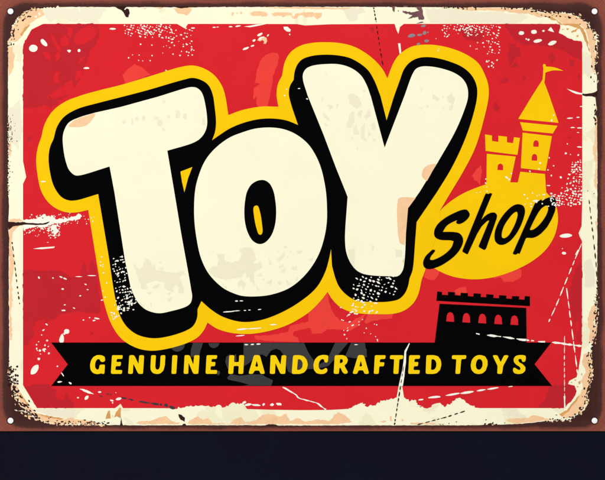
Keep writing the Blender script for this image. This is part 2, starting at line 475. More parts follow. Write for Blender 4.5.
turret_top.sheet([[(485, 134.4), (492, 135.6), (492, 141), (498.4, 142), (498.4, 135.8), (507, 136.8), (507, 142.4), (513, 143.2), (514, 137.2), (520, 138), (517.4, 155), (485.6, 151)]], 2.2, 2.67, .08)
STACK += [castle, tower, cornice, roof, flag, turret, turret_top]

# ---- shop lettering on the oval
def g_(p, ox, oy, s=7.5): return [(ox + x / s, oy + y / s) for x, y in p]
shop = []
def shop_letter(loops):
    p = Part('letter', ['black_enamel'])
    p.sheet(loops, 2.5, 3.0, .08); shop.append(p); STACK.append(p)
shop_letter([spline([(466.7, 209.8), (469.7, 214.4), (468.2, 218), (464, 222), (459.3, 224), (456.7, 223.5), (456, 222), (457.3, 220.3), (453.3, 221.7), (446.7, 225.8), (442.7, 231.9, 1), (453.3, 232), (459.3, 233.3), (462.5, 237.2),
                     (463, 242), (460, 249.3), (454.7, 255.8), (447.4, 261.6), (439, 266.4), (429, 269), (424.4, 267.4), (423, 263), (425, 257), (429, 252.6), (433, 249.6), (435.2, 250.4), (434, 252.4), (430.8, 256.6), (430, 259.4),
                     (432, 260), (438, 258), (446, 253), (451.6, 247), (453.6, 241.2, 1), (451, 240.4), (439.5, 239.6), (435, 237), (434, 232), (437, 225), (445, 218), (455, 212.6), (462.5, 209.8)], .9)])
shop_letter([rounded([(486, 193), (488, 194.2), (490, 193), (492.3, 193.5), (481.2, 220), (484, 216.8), (487.5, 214.2), (491, 212.6), (494.5, 212.4), (497, 214.5), (496.8, 218), (486, 248.7), (484.3, 250.2), (478.3, 246.8),
                      (489.4, 220.0), (486.7, 221.3), (481.5, 226.5), (477, 234), (467.5, 254.6), (462, 251.5), (484.5, 196)], .7)])
shop_letter([spline(g_([(295, 107), (325, 120), (337, 155), (327, 210), (302, 275), (267, 335), (222, 385), (175, 410), (140, 408), (115, 385), (108, 345), (115, 300), (140, 240), (180, 180), (230, 130), (265, 110)], 480, 190), .9),
             spline(g_([(275, 163), (282, 180), (270, 235), (240, 300), (210, 345), (180, 362), (165, 355), (163, 325), (180, 270), (215, 215), (250, 175)], 480, 190), .9)])
shop_letter([rounded(g_([(412, 98), (425, 92), (440, 82), (462, 69), (465, 86), (482, 70), (505, 59), (535, 51), (558, 55), (568, 70), (571, 100), (562, 160), (537, 220), (502, 280), (460, 325), (428, 348), (395, 360), (345, 358), (296, 482),
                         (285, 472), (270, 486), (243, 480)], 480, 190), .8),
             spline(g_([(500, 116), (511, 135), (500, 180), (470, 230), (430, 275), (395, 298), (374, 299), (380, 280), (440, 165), (468, 132)], 480, 190), .9)])

# ---- yellow outline round the big letters
yout = Part('yellow_outline', ['yellow_enamel'])
yellow_pts = [(121, 85), (100, 90.2), (80, 95.9), (64, 102.4), (52, 112), (44.4, 125), (41.4, 137, 1), (38, 147), (36.2, 159), (37.4, 174), (41.2, 191), (48, 202), (57, 209), (67, 212.4), (77, 212.4), (88.2, 210, 1), (95, 252, 1), (101, 287.6), (105, 306),
              (111.8, 325), (122, 339.2), (137, 348), (151, 350.6), (165, 349.2), (187, 343), (198, 337), (204, 330), (207.5, 322.6, 1), (217, 328.6), (229, 332.4), (245, 334), (262, 332.4), (286, 325.6), (308, 313), (320, 301.6), (327.6, 292, 1),
              (332, 299), (340, 307), (351, 312), (363, 313.8), (378, 314.2), (393, 313.8), (404, 310.6), (413, 303.6), (418, 295), (420.2, 287), (421.6, 280), (424.6, 272), (426.4, 266), (440, 226, 1), (440, 210.6, 1), (451, 192), (463, 172), (475, 148.4), (484, 119), (488.6, 97), (488.4, 86),
              (485.8, 77), (478, 63), (463, 53), (443, 46.4), (425, 44.7), (411, 47), (399, 55), (393, 64), (387.4, 78.4, 1), (383, 70), (375, 60.6), (363, 51.4), (352, 46), (340, 43.2), (326, 42.3), (312, 43), (300, 46), (291, 52), (285, 61.6), (282, 76, 1),
              (278, 84), (276.6, 95), (278.4, 106.8, 1), (262, 106.6), (242, 110.2), (228.4, 115.2, 1), (225.2, 95.6), (222, 86), (215, 76), (205, 69), (193, 65.6), (181, 67), (151, 76)]
yout.sheet([spline(yellow_pts)], 2.2, 2.9, .12)
STACK.append(yout)

# ---- black outline and drop shadow
bout = Part('black_outline', ['black_enamel'])
black_pts = [(121, 97.2), (100, 102.6), (77, 109.2), (64, 117), (57, 127), (53.6, 139, 1), (50, 147.4), (48.6, 158), (50, 172), (53.8, 186), (61, 196.6), (68, 200.2), (75.5, 200.4), (98.2, 194, 1), (109, 258, 1), (113.4, 287.6), (116.8, 305), (121, 317.6), (127, 326.8), (137, 334.4),
             (151, 338), (165, 337), (185, 331), (193, 326), (197, 318), (197.6, 309, 1), (201.4, 301, 1), (211, 309.4), (223, 316.8), (242, 321.8), (260, 320.2), (278, 314), (298, 303), (316, 288), (325, 272.4), (329, 259), (331, 249, 1), (332, 266, 1), (336, 280), (340, 288),
             (348, 296), (357, 300.6), (371, 301.8), (388, 301.6), (399, 299), (405, 293), (408, 286), (409.6, 278, 1), (412, 272), (413.2, 266), (415, 243), (416.6, 222, 1), (437, 192, 1), (451, 169), (463, 144), (472, 119), (477, 97), (476.6, 86), (472, 76), (463, 67.6), (447, 60.8), (431, 57.4), (419, 58), (410.4, 62),
             (404, 69.4), (399.6, 81), (394, 96.4, 1), (386.6, 120.4, 1), (380.4, 96, 1), (374, 80), (367, 69.2), (352, 59), (340, 55.8), (326, 54.8), (312, 56), (302, 59.6), (297.2, 65), (294.6, 72), (293.6, 80, 1), (290, 86), (288.8, 94), (291, 104), (298, 125, 1),
             (286, 120.4), (272, 118.6), (258, 119.4), (242, 123.4), (229, 129), (218, 136.2), (212, 140.4, 1), (215, 132), (216, 122), (214.8, 108), (212.8, 95), (209, 86), (203, 81), (193, 78), (183, 80), (147, 90.4)]
bout.sheet([spline(black_pts),
            [(180.4, 171.6), (192.4, 167), (188.2, 178), (184.4, 192.4), (182, 182)],
            spline([(253.6, 207.4), (255, 205.8), (257.6, 205.8), (260, 212), (262, 224), (262.5, 232), (261.2, 234.6), (259, 234.4), (256.4, 228), (254, 216)], .8)], 2.2, 3.1, .12)
STACK.append(bout)

# ---- the three big cream letters
T = spline([(79, 117.6), (95, 112.8, 1), (121, 107, 1), (158, 96.8, 1), (186, 88.2), (191, 87.2), (196.4, 87.8), (201, 91.4), (203.6, 97), (207, 116), (207, 126), (204.6, 133), (200, 138.8), (193, 143), (167.4, 150.8, 1), (174.4, 192, 1), (181, 232, 1), (191, 288), (192.2, 297), (190.6, 303), (186, 306.6),
            (169, 311.6), (160, 313.2), (152.6, 312.2), (145, 309), (138, 302.4), (133.4, 294), (130.4, 286, 1), (125, 260, 1), (114.4, 192, 1), (109.6, 166.6, 1), (80, 175.4), (75, 175.3), (69.4, 170.4), (66, 162), (63.6, 150), (62.8, 137), (64.6, 129.6), (69, 122.6)])
O = spline([(195, 192), (198, 178), (205, 161), (215, 148.6), (229, 138), (242, 132.6), (256, 128.6), (271, 127.6), (284, 129.4), (296, 134.4), (308, 144), (316, 156), (321, 168), (324, 180), (326, 192), (327, 207), (326.8, 222), (324.2, 238), (318, 256), (306, 274), (290, 287.6), (272, 294.4), (256, 296.4),
            (242, 295.8), (233, 293), (222.6, 287.6), (209, 274), (201, 258), (196.2, 236), (194.2, 216)])
O_h = spline([(247, 192), (251, 185), (257, 181), (264, 180.2), (269.4, 183.4), (273.4, 191), (275.4, 201), (276.2, 212), (275, 225), (271, 236), (264.6, 242.8), (259, 244), (253, 241), (248, 233), (245, 222), (244.4, 209), (245.4, 199)])
Y = spline([(303, 80), (303, 74), (306, 69), (312, 66), (326, 64.2), (340, 64.6), (352, 68.6), (361, 75.6), (366.6, 85), (371, 97, 1), (384.6, 147.6, 1), (404.4, 96, 1), (412.6, 74), (416, 69), (421, 66.8), (430, 66.6), (443, 69), (455, 73.4), (463, 79.4), (467.2, 87), (468, 97), (464, 111), (455, 132), (438, 162, 1),
            (419.6, 192, 1), (408, 208.2, 1), (406, 232, 1), (404.6, 260), (402.6, 270.6), (398, 276), (388, 276.2), (370, 275.2), (362, 273.4), (356, 269.8), (350, 262), (346.2, 252), (345, 240), (345.4, 226, 1), (347.6, 197, 1), (345.2, 190.8, 1), (336, 168, 1), (324, 136, 1), (307.6, 95.6, 1)])
big = []
for lp, nm in (([T], 'wide slanted cream letter T'), ([O, O_h], 'round cream letter O with narrow counter'), ([Y], 'tall cream letter Y with rounded arms')):
    p = Part('letter', ['cream_enamel'], nm)
    p.sheet(lp, 2.9, 3.7, .22); big.append(p); STACK.append(p)

# ---- ribbon lettering
RL = [
 (85, [[(150,68),(153,95),(140,106),(118,103),(112,85),(98,82),(84,94),(76,118),(76,145),(88,163),(102,162),(107,150),(112,126),(145,124),(151,130),(147,192),(138,197),(122,190),(108,196),(85,197),(60,188),(42,165),(38,130),(45,95),(62,68),(90,53),(120,53),(140,60)]]),
 (85, [[(208,54),(287,54),(282,82),(241,82),(237,106),(273,104),(269,136),(233,136),(229,166),(282,166),(279,195),(203,195),(196,188),(204,60)]]),
 (85, [[(340,54),(368,53),(378,65),(405,122),(410,60),(415,54),(442,54),(447,62),(439,190),(434,195),(408,195),(400,188),(366,118),(362,190),(355,195),(332,195),(326,190),(335,60)]]),
 (85, [[(505,54),(537,54),(531,140),(535,158),(548,165),(560,158),(567,140),(572,56),(603,53),(608,60),(604,130),(593,170),(570,192),(545,197),(515,190),(497,168),(495,140),(500,60)]]),
 (160, [[(97,54),(128,54),(132,60),(123,190),(118,195),(90,195),(87,188),(93,60)]]),
 (160, [[(190,54),(218,53),(228,62),(252,127),(258,60),(265,54),(295,54),(299,60),(290,190),(285,195),(255,195),(248,185),(216,110),(214,190),(208,195),(184,195),(179,188),(186,60)]]),
 (160, [[(357,54),(434,54),(429,82),(391,82),(388,106),(420,105),(416,137),(384,137),(381,166),(433,166),(430,195),(352,195),(345,189),(352,60)]]),
 (225, [[(38,54),(66,54),(71,60),(68,106),(105,106),(107,60),(112,54),(140,54),(145,60),(138,190),(134,195),(106,195),(101,190),(104,135),(66,135),(62,190),(56,195),(30,195),(25,190),(32,60)]]),
 (225, [[(218,58),(225,53),(255,53),(265,60),(301,188),(296,195),(268,195),(260,170),(224,170),(214,190),(206,195),(184,195),(179,188)],[(240,95),(252,140),(228,141)]]),
 (225, [[(350,54),(380,54),(388,62),(420,127),(428,60),(434,54),(459,54),(464,60),(456,190),(450,195),(424,195),(416,188),(382,113),(378,190),(372,195),(345,195),(339,190),(345,60)]]),
 (225, [[(522,54),(565,53),(596,62),(618,88),(627,125),(618,160),(598,185),(565,196),(512,195),(505,188),(514,62)],[(552,82),(575,88),(588,112),(585,145),(568,164),(544,166)]]),
 (300, [[(214,58),(212,100),(200,112),(185,105),(182,85),(165,82),(148,98),(140,125),(142,150),(155,165),(175,163),(195,148),(208,160),(205,180),(185,194),(155,197),(125,190),(105,165),(101,125),(113,85),(138,60),(170,51),(200,53)]]),
 (300, [[(268,54),(325,53),(350,64),(363,88),(355,115),(335,132),(345,150),(363,182),(355,193),(335,195),(320,180),(306,148),(298,150),(294,190),(288,195),(262,195),(255,188),(262,62)],[(303,82),(320,84),(326,98),(318,112),(300,116)]]),
 (300, [[(438,60),(445,53),(475,53),(485,60),(521,188),(514,195),(488,195),(478,168),(442,168),(434,190),(428,195),(405,195),(399,188)],[(460,95),(471,138),(448,140)]]),
 (370, [[(40,54),(119,54),(115,82),(76,84),(72,108),(109,107),(105,138),(70,138),(66,190),(60,195),(34,195),(29,190),(36,62)]]),
 (370, [[(152,58),(158,54),(252,54),(249,83),(222,84),(215,190),(210,195),(182,195),(177,188),(183,84),(150,83)]]),
 (370, [[(302,54),(379,54),(376,81),(338,82),(334,106),(366,105),(362,137),(332,137),(328,166),(377,166),(373,195),(296,195),(289,190),(296,62)]]),
 (370, [[(430,54),(480,53),(515,62),(535,90),(540,125),(530,165),(505,190),(475,196),(428,195),(421,188),(426,62)],[(465,82),(490,88),(503,112),(500,145),(485,164),(461,166)]]),
 (450, [[(15,58),(22,54),(124,54),(120,82),(85,84),(76,190),(70,195),(46,195),(41,190),(48,84),(14,83)]]),
 (450, [[(235,53),(265,62),(284,95),(284,130),(270,170),(245,192),(215,197),(185,190),(162,165),(156,130),(165,90),(185,65),(210,53)],[(222,82),(238,88),(247,110),(245,140),(230,162),(215,165),(200,155),(194,130),(200,100),(210,86)]]),
 (450, [[(324,56),(330,54),(355,54),(362,62),(383,107),(405,62),(412,54),(438,54),(442,62),(402,135),(394,190),(388,195),(362,195),(357,188),(360,135),(328,70)]]),
 (450, [[(574,60),(572,95),(558,107),(545,102),(542,85),(528,80),(515,88),(520,105),(550,122),(571,145),(569,172),(548,192),(515,197),(485,190),(476,172),(477,152),(490,147),(508,160),(525,168),(535,158),(528,142),(500,125),(482,105),(481,80),(495,60),(525,52),(556,53)]]),
]
ribbon_letters = []
for ox, loops in RL:
    p = Part('letter', ['lettering_yellow'])
    p.sheet([rounded(g_(l, ox, 348, 7.5625), .7) for l in loops], 2.5, 2.95, .08)
    ribbon_letters.append(p); STACK.append(p)

# ================================================================== WEAR
# --- stains and flakes on the border
for pts in ([(34, 8.6), (43, 9.2), (44, 15.6), (36, 19.4), (29, 24), (25, 30), (21, 38), (16, 42), (10, 40.6), (13, 34), (14, 26), (19, 18.5), (27, 11.4)],
            [(8.2, 47), (13, 47), (12.6, 52), (15, 55), (13.2, 62), (14, 66), (10.6, 74), (8.6, 76)],
            [(8, 146), (10.8, 142), (11, 152), (9.6, 158)],
            [(173, 8.6), (189, 8), (192, 9), (187.6, 15.4), (178, 13.6)],
            [(140, 7.6), (147, 7.6), (145, 9.6)], [(155, 7.6), (163, 7.6), (160, 9.2)],
            [(250, 13.8), (253, 11.6), (259, 11), (266, 12.6), (267.6, 14.6), (266, 16.6), (258, 16), (252, 16)],
            [(271, 14), (275, 12.4), (284, 12.4), (292, 13), (293.6, 18.6), (296, 13.4), (305, 12.6), (313, 12.4), (322, 13), (321, 17), (317, 19.6), (314, 16.4), (309, 16.6), (306, 18), (303, 15.4), (299, 15.6), (297, 18.6), (294, 19), (291, 15.4), (286, 16), (283, 17.6), (280, 15.6), (275, 16.6)],
            [(231.5, 12.6), (233.4, 12.6), (233, 16), (231.6, 15.6)], [(236, 12.6), (237.4, 12.4), (237, 14.6)], [(240, 11.6), (242.6, 12), (241.6, 15), (240, 14)],
            [(262, 7.4), (330, 7.4), (363, 8.4), (355, 10), (320, 9.2), (280, 8.6)],
            [(452, 8.2), (475, 8), (500, 7.8), (512, 8.8), (527, 9.2), (545, 13.8), (560, 12.8), (572, 14.8), (584, 21), (590, 28), (594, 34), (596, 42), (594, 48), (596, 56), (594, 66), (595.4, 72), (592.6, 72), (591.6, 60), (589.6, 46), (587, 34), (583, 27), (578, 23.6), (570, 24.4), (562, 23.6), (556, 18.6), (546, 16.6), (537, 17.4), (528, 13.2), (518, 13.6), (508, 11.4), (490, 10.4), (470, 11)],
            [(471.6, 14.4), (473.6, 14.2), (473.4, 16.2)],
            [(594.6, 118), (597, 117.4), (597, 190), (594, 186), (595.6, 165), (592.8, 150), (595, 138)],
            [(595.4, 222), (596.8, 221), (596.6, 232)],
            [(588, 317), (591, 309), (596, 302), (596, 316), (593, 322), (596.6, 330), (592.6, 344), (589, 340), (590, 332), (587.6, 324)],
            [(582, 362), (584, 354), (590, 352), (590.4, 364), (592.4, 376), (588.4, 386), (585.6, 394), (586.4, 403), (580, 411), (572, 417), (566, 418.6), (561, 416), (566, 413), (569, 409), (573, 405), (579, 397), (583, 388), (581, 380), (586, 372)],
            [(506, 420), (514, 418.4), (527, 418), (534, 415), (540, 416.4), (545, 418.4), (556, 419.4), (530, 422), (514, 423.6)],
            [(13.6, 384), (17, 384), (20, 392), (26, 402), (32, 409), (38, 413.6), (52, 417.4), (66, 419.4), (70, 416), (75, 419.4), (92, 421), (98, 423.6), (72, 423.8), (58, 423.8), (48, 422), (36, 418), (29, 413), (22, 405), (16, 394)],
            [(8.8, 226), (24, 222.4), (18, 227), (13, 232), (11, 244), (13.6, 256), (14, 268), (11.6, 284), (13, 300), (11, 310), (12, 340), (9.4, 340), (9.2, 240)],
            [(9.4, 219.4), (20, 219), (23, 221.4), (9.6, 222.6)],
            [(136, 423), (142, 421), (151, 420.6), (160, 417), (166, 416), (172, 421), (180, 423), (178, 424), (140, 424)],
            [(187, 423), (193, 418.6), (198, 416), (203, 420), (208, 418), (212, 423), (230, 423.6), (233, 419.6), (241, 417), (246, 422), (256, 420), (262, 415), (270, 414), (280, 416.4), (286, 413.6), (290, 421), (298, 418), (305, 421.6), (317, 419.4), (330, 421), (334, 415), (338, 412), (346, 416), (352, 422.6), (330, 424), (190, 424)],
            [(379, 421.4), (386, 420.6), (385, 422.6)], [(389.6, 416), (391.6, 416), (392, 421), (390.4, 421)], [(401, 419), (404, 420), (402, 422)], [(410, 423), (425, 422.6), (445, 424), (412, 424.4)]):
    border.flake(rough(pts, 1.8, .35), 'peach_stain', 1)
for pts in ([(20, 35), (24, 28.5), (30, 24), (29, 26.6), (25.4, 31), (22, 36)], [(555, 19), (562, 24), (572, 23.8), (579, 24), (584, 30), (587, 40), (590, 52), (588.6, 50), (584, 38), (580, 29), (570, 26), (560, 24.6)],
            [(545, 16.8), (552, 17), (557, 20), (553, 20.4)], [(580.6, 29), (585, 32), (588.6, 44), (587, 43)],
            [(571, 31.6), (575, 30), (578, 27.6), (577.6, 29.6), (575.6, 32), (572, 32.6)], [(566.6, 28), (568.6, 28.4), (568, 30), (566.4, 29.6)], [(576.4, 35.6), (579, 35), (578, 37.2), (576, 37)], [(569.6, 36), (572, 37.6), (570.6, 37.6)], [(561.6, 29.6), (563.8, 29), (563, 30.4)],
            [(38, 413.6), (50, 416), (63, 418), (61, 419.6), (46, 417.4)], [(20, 392), (24, 398), (30, 406), (27, 405), (21, 396)], [(571, 404), (576, 399), (579.6, 395), (577, 401), (572, 406), (569, 411), (562, 416.6), (559, 414), (567, 410)],
            [(570.4, 382.4), (572, 381.6), (572.4, 383)], [(574, 379.6), (576, 379.4), (575.4, 381.2)], [(578, 382), (580, 380.6), (580.6, 383), (578.6, 384.4)], [(576.4, 386), (578.4, 386), (577.6, 388)], [(581, 374), (582.4, 373), (582.6, 376)],
            [(105.4, 418.8), (107.6, 412), (109.6, 410), (110.6, 418.6)], [(114.4, 417.4), (116, 412), (119.6, 408), (120.8, 407.6), (120.6, 418), (117, 416)], [(112, 415.4), (113, 415.4), (112.8, 418)]):
    border.flake(rough(pts, 1.6, .25), 'rust_stain', 2)
for pts in ([(34.6, 16.4), (36.6, 15.4), (37, 17.4), (35, 18)], [(38, 13), (39.6, 12.4), (41, 15.4), (39, 15.6)]):
    border.flake(pts, 'cream_enamel', 2)
# faded patches
for pts in ([(43, 8.6), (79, 8.4), (81, 16), (74, 22), (60, 17), (50, 22.4), (45, 17)], [(80, 8), (106, 8), (100, 18), (92, 23), (80, 22)], [(8.4, 110), (20, 100), (22, 130), (18, 150), (14, 145), (10, 140)],
            [(342, 9), (350, 8.6), (363, 8.6), (366, 12), (358, 14), (357, 20), (350, 21.6), (346, 16)], [(14, 410), (30, 412), (38, 409), (75, 409), (74, 418), (52, 416), (40, 412)],
            [(507, 415), (510, 404), (516, 408.6), (522, 415), (526, 418), (514, 416)], [(584, 262), (590, 258), (595, 270), (595, 287), (585, 287)], [(584, 60), (590, 55), (593, 72), (588, 78), (584, 70)],
            [(425, 9), (450, 9), (480, 12), (500, 13), (528, 17), (520, 23), (430, 23)]):
    border.flake(rough(pts, 2, .5), 'faded_border', 1)
# dark gouges through to the metal
for pts in ([(114, 6.6), (120, 9.6), (123.5, 12.6), (126, 17), (128.2, 17.4), (129.6, 13.4), (128.8, 9.6), (126.8, 8.4), (125, 10.2), (124, 9.4), (126.6, 6.6)],
            [(177, 6.6), (183, 9.8), (189, 6.6)],
            [(178.2, 414), (181.6, 414.8), (184.8, 417.6), (184.6, 421.6), (180.8, 419.4), (178.8, 417)], [(182.4, 425.6), (182.8, 423.2), (185, 423), (185.8, 425.6)],
            [(120, 425.4), (121, 417), (122.6, 425.4)], [(265, 425.8), (273, 422.4), (278, 425.8)],
            [(8, 221.6), (16, 222.6), (22, 222), (30, 223), (42, 223.4), (50, 221.6), (46, 224.4), (36, 225.2), (28, 224.4), (20, 225.2), (13, 226.4), (8.4, 230)],
            [(574, 91.4), (580, 93), (586, 93.9), (592, 93.2), (597.4, 90.6), (597.4, 96), (592, 95.4), (586, 95.2), (579, 94.2)],
            [(458, 7), (465, 6.8), (463, 8.8), (460, 9)], [(505, 7), (508, 6.8), (507.4, 8.4), (505.6, 8.2)]):
    chip(rough(pts, 2, .18), 'dark_rust', 5)
# flaking corners: dark pits in the cream, cream crumbs on the rust
def crumble(path, n, inn, out, r=(.4, 1.15)):
    seg = list(zip(path, path[1:])); ln = [math.hypot(b[0] - a[0], b[1] - a[1]) for a, b in seg]
    for _ in range(n):
        (a, b) = random.choices(seg, ln)[0]; t = random.random()
        x, y = a[0] + (b[0] - a[0]) * t, a[1] + (b[1] - a[1]) * t
        d = math.hypot(b[0] - a[0], b[1] - a[1]) or 1
        dx, dy = (b[0] - a[0]) / d, (b[1] - a[1]) / d
        nx, ny = dy, -dx                                     # outward for a clockwise path
        ang = math.degrees(math.atan2(dy, dx)) + random.uniform(-25, 25)
        s = abs(random.gauss(0, 1)); rr = random.uniform(*r)
        if random.random() < .68:
            s *= inn; p = ell(x - nx * s, y - ny * s, rr * 1.3, rr * .8, ang, 5, .3); m = 'dark_rust'
        else:
            s *= out; p = ell(x + nx * s, y + ny * s, rr * 1.4, rr * .7, ang, 5, .3); m = 'peach_stain'
        chip(p, m, 3)
crumble([(8, 46), (12, 37), (13, 29), (17, 20), (23, 14.6), (30, 9.6), (38, 8)], 75, 2.8, 1.0)
crumble([(8, 120), (8, 192)][::-1], 70, 2.4, .3, (.3, .6)); crumble([(11, 142), (8, 115)], 35, 2.4, .3, (.3, .6))
crumble([(526, 8.4), (548, 13), (560, 12.4), (574, 15), (586, 21), (592, 29), (597, 36), (597, 60), (597, 84)], 100, 2.4, .9)
crumble([(440, 7.6), (476, 7.8)], 16, .6, .3); crumble([(500, 8), (530, 8.6)], 14, .8, .3)
crumble([(595.6, 102), (596.4, 124)], 14, 1.2, .4)
crumble([(597, 288), (597, 312), (596, 334), (591, 350), (591, 368), (592, 378), (587, 392), (587, 404), (578, 415), (571, 420), (545, 421)], 170, 1.9, .9)
crumble([(505, 424.4), (484, 424.6)], 12, 1.4, .3)
crumble([(36, 419), (26, 412), (17, 400), (12, 388)], 55, 3.2, 2.2, (.6, 1.5))
crumble([(108, 425), (76, 424), (58, 424), (44, 422), (30, 415), (20, 404), (13, 390), (9, 378), (9, 366)], 130, 2.0, 1.1)
speckle((8.4, 366, 20, 386), 46, (.6, 1.4), 'dark_rust', 'right')
speckle((64, 419, 100, 424.6), 26, (.3, .7), 'dark_rust', 'up')
# scuffs at the top
for pts in ([(391.6, 6.4), (395, 6.2), (394.4, 12.4), (392.6, 10.4)], [(397.6, 10.6), (399.2, 10.6), (398.6, 12)], [(403, 6.2), (408, 6), (406.6, 8), (404, 7.8)],
            [(402.6, 10.6), (411, 12.6), (416, 11.4), (419.6, 11), (414.6, 7.4), (421.4, 7), (423, 12), (424.2, 19.4), (418.6, 20), (418, 17), (407.6, 19), (412.6, 15.4), (403, 12.6)], [(416, 23.4), (422, 21.8), (424, 22.4), (418, 24)]):
    chip(rough(pts, 1.6, .3), 'plum_scuff', 3)
for a in ((411.6, 35.8, 3.9, 1.8, -12), (419.6, 35, 2.6, 1.1, -6), (424.6, 33, 2.2, 1.7, -30), (428, 32.4, .7, .7, 0), (426.6, 41, 2.4, 1.5, -5), (418.4, 44, 2, 1, -25), (423.4, 26, 2.6, 1.2, -12)):
    chip(ell(*a), 'grey_scuff', 5)
# dashed dark scratches
scratch([(373.6, 7.4), (376.2, 22)], 1.30, 'dark_rust', 3.6, .8); scratch([(376.6, 26), (379.6, 46), (383, 66)], 1.09, 'dark_rust', 4, 2.2)
scratch([(12, 242), (14, 258), (17, 284), (19.6, 304)], 1.30, 'dark_rust', 3.6, 2.8)
scratch([(589, 200), (592, 226), (596, 262), (597, 286)], 1.16, 'dark_rust', 5, 3)
scratch([(400.6, 386), (398, 402), (394.4, 425)], 1.30, 'dark_rust', 4, 1.2); scratch([(465, 411), (445, 417.4), (414.6, 425.4)], 1.16, 'dark_rust', 4.5, 2)
scratch([(121.5, 397.4), (134, 400.2)], 1.59, 'grey_wear', 4, 2.6); scratch([(139, 401.4), (152, 403.4), (162, 404.6)], 2.17, 'grey_wear', 12, .6); scratch([(164, 404.6), (170, 406.6), (176, 408.6)], 2.61, 'grey_wear', 5, 1)
for a in ((101, 396.2, 3.4, 1.1, 14), (107.6, 393.8, 3, 1.2, 10), (110.6, 394.4, 2, 1, 8)): dash(*a, mat='grey_wear')
for x, y in ((449, 423.5), (456.4, 421.8), (440, 424.6), (443, 424.4), (587.6, 191), (594, 193.6), (9.6, 255)): speck(x, y, .5, 'dark_rust')

# --- tone patches on the red
for pts in ([(23.2, 46), (28, 36.4), (32, 30), (43, 24.2), (97, 24.2), (100, 33), (96, 45), (90, 50), (88, 58), (84, 70), (76, 86), (70, 94), (58, 102), (50, 109), (44, 104), (36, 108), (23.2, 108)],
            [(23.2, 270), (62, 271), (70, 277), (80, 276), (84, 262), (88, 275), (92, 258), (97, 274), (101, 310), (98, 314), (76, 311), (60, 314), (54, 320), (40, 324), (34, 334), (27, 344), (23.2, 346)],
            [(24.6, 387), (34, 384), (48, 384), (57, 390), (55, 397), (50, 407.6), (37.4, 407.6)],
            [(503, 24.2), (556, 24.2), (559.6, 26), (558.6, 33.4), (562, 34.6), (567, 38), (574, 40.9), (581.8, 42.2), (581.8, 61), (570, 55), (560, 50.4), (546, 46), (532, 44), (524, 46), (514, 39)],
            [(572, 280), (576, 268), (581.8, 262), (581.8, 345), (577, 338), (572, 316), (569, 296)],
            [(550, 385.9), (566, 384), (574.4, 386), (576, 391), (571, 401), (564.6, 407.8), (538, 407.8), (546, 398)],
            [(510, 46), (519, 48), (522, 56), (515, 58), (510, 66), (508, 56)], [(512, 50), (508, 44), (516, 44)], [(457, 30), (470, 26), (484, 34), (480, 42), (466, 40)],
            [(331, 299), (334, 300), (330, 304)], [(370, 27), (374, 27), (374, 33), (371, 31)]):
    red.flake(rough(pts, 2.4, .5), 'dark_red_enamel', 1)
for pts in (spline([(75, 36), (81, 29.6), (88, 26.6), (95, 28), (97, 33), (93, 39), (86, 43), (78, 45), (74, 41)]), [(62, 39), (65, 35.4), (68.6, 39), (69, 45), (65, 45.6), (61, 47), (60, 42)], [(50, 33), (54, 37), (60, 48), (62, 53), (57, 50), (53, 42)], [(45, 51), (50, 55), (51, 61), (46, 58), (43, 54)],
            [(55, 55), (59, 52), (60, 59), (56, 61)], [(55, 73), (60, 72), (58, 78), (61, 82), (56, 83), (53, 79)], [(66, 82), (72, 80), (74, 86), (73, 93), (67, 95), (60, 97), (49, 100), (47, 96), (54, 92), (60, 88), (64, 86)], [(77, 71), (83, 70), (80, 78), (75, 81)],
            [(80, 58), (86, 56), (82, 62), (78, 64)], [(28, 118), (34, 111), (38, 114), (37, 126), (40, 128), (37, 140), (33, 150), (25, 150), (24, 140), (29, 130)], [(41, 116), (44, 115), (44, 118)], [(67, 26), (73, 28), (71, 38), (68, 36)],
            [(36, 322), (42, 320), (46, 318), (42, 328), (36, 334), (32, 330)], [(575, 322), (579, 318), (580, 328), (576, 334)]):
    red.flake(rough(pts, 2, .4), 'red_enamel', 2)
for pts in ([(46, 101), (50, 96), (54, 101), (57, 102), (50, 102.4)], [(51, 402), (55, 398), (62, 400), (66, 396), (70, 399), (74, 404), (74, 407.6), (54, 407.6)], [(64, 396), (67, 393), (69, 396)], [(500, 80), (506, 77), (509, 80), (503, 84)], [(522, 74), (526, 78), (523, 82)], [(552, 52), (556, 58), (552, 64), (548, 58)],
            [(569, 60), (575, 60), (574, 66), (570, 67)], [(511, 67), (516, 62), (519, 66), (513, 68)], [(493, 108), (496, 102), (500, 108), (497, 112)], [(567, 137), (571, 136), (571, 139)], [(577, 76), (580, 74), (579, 80)], [(28, 136), (33, 138), (27, 144)], [(90, 331), (94, 333), (91, 335)], [(136, 340), (128, 338), (132, 342)]):
    red.flake(rough(pts, 1.6, .35), 'dark_red_enamel', 3)
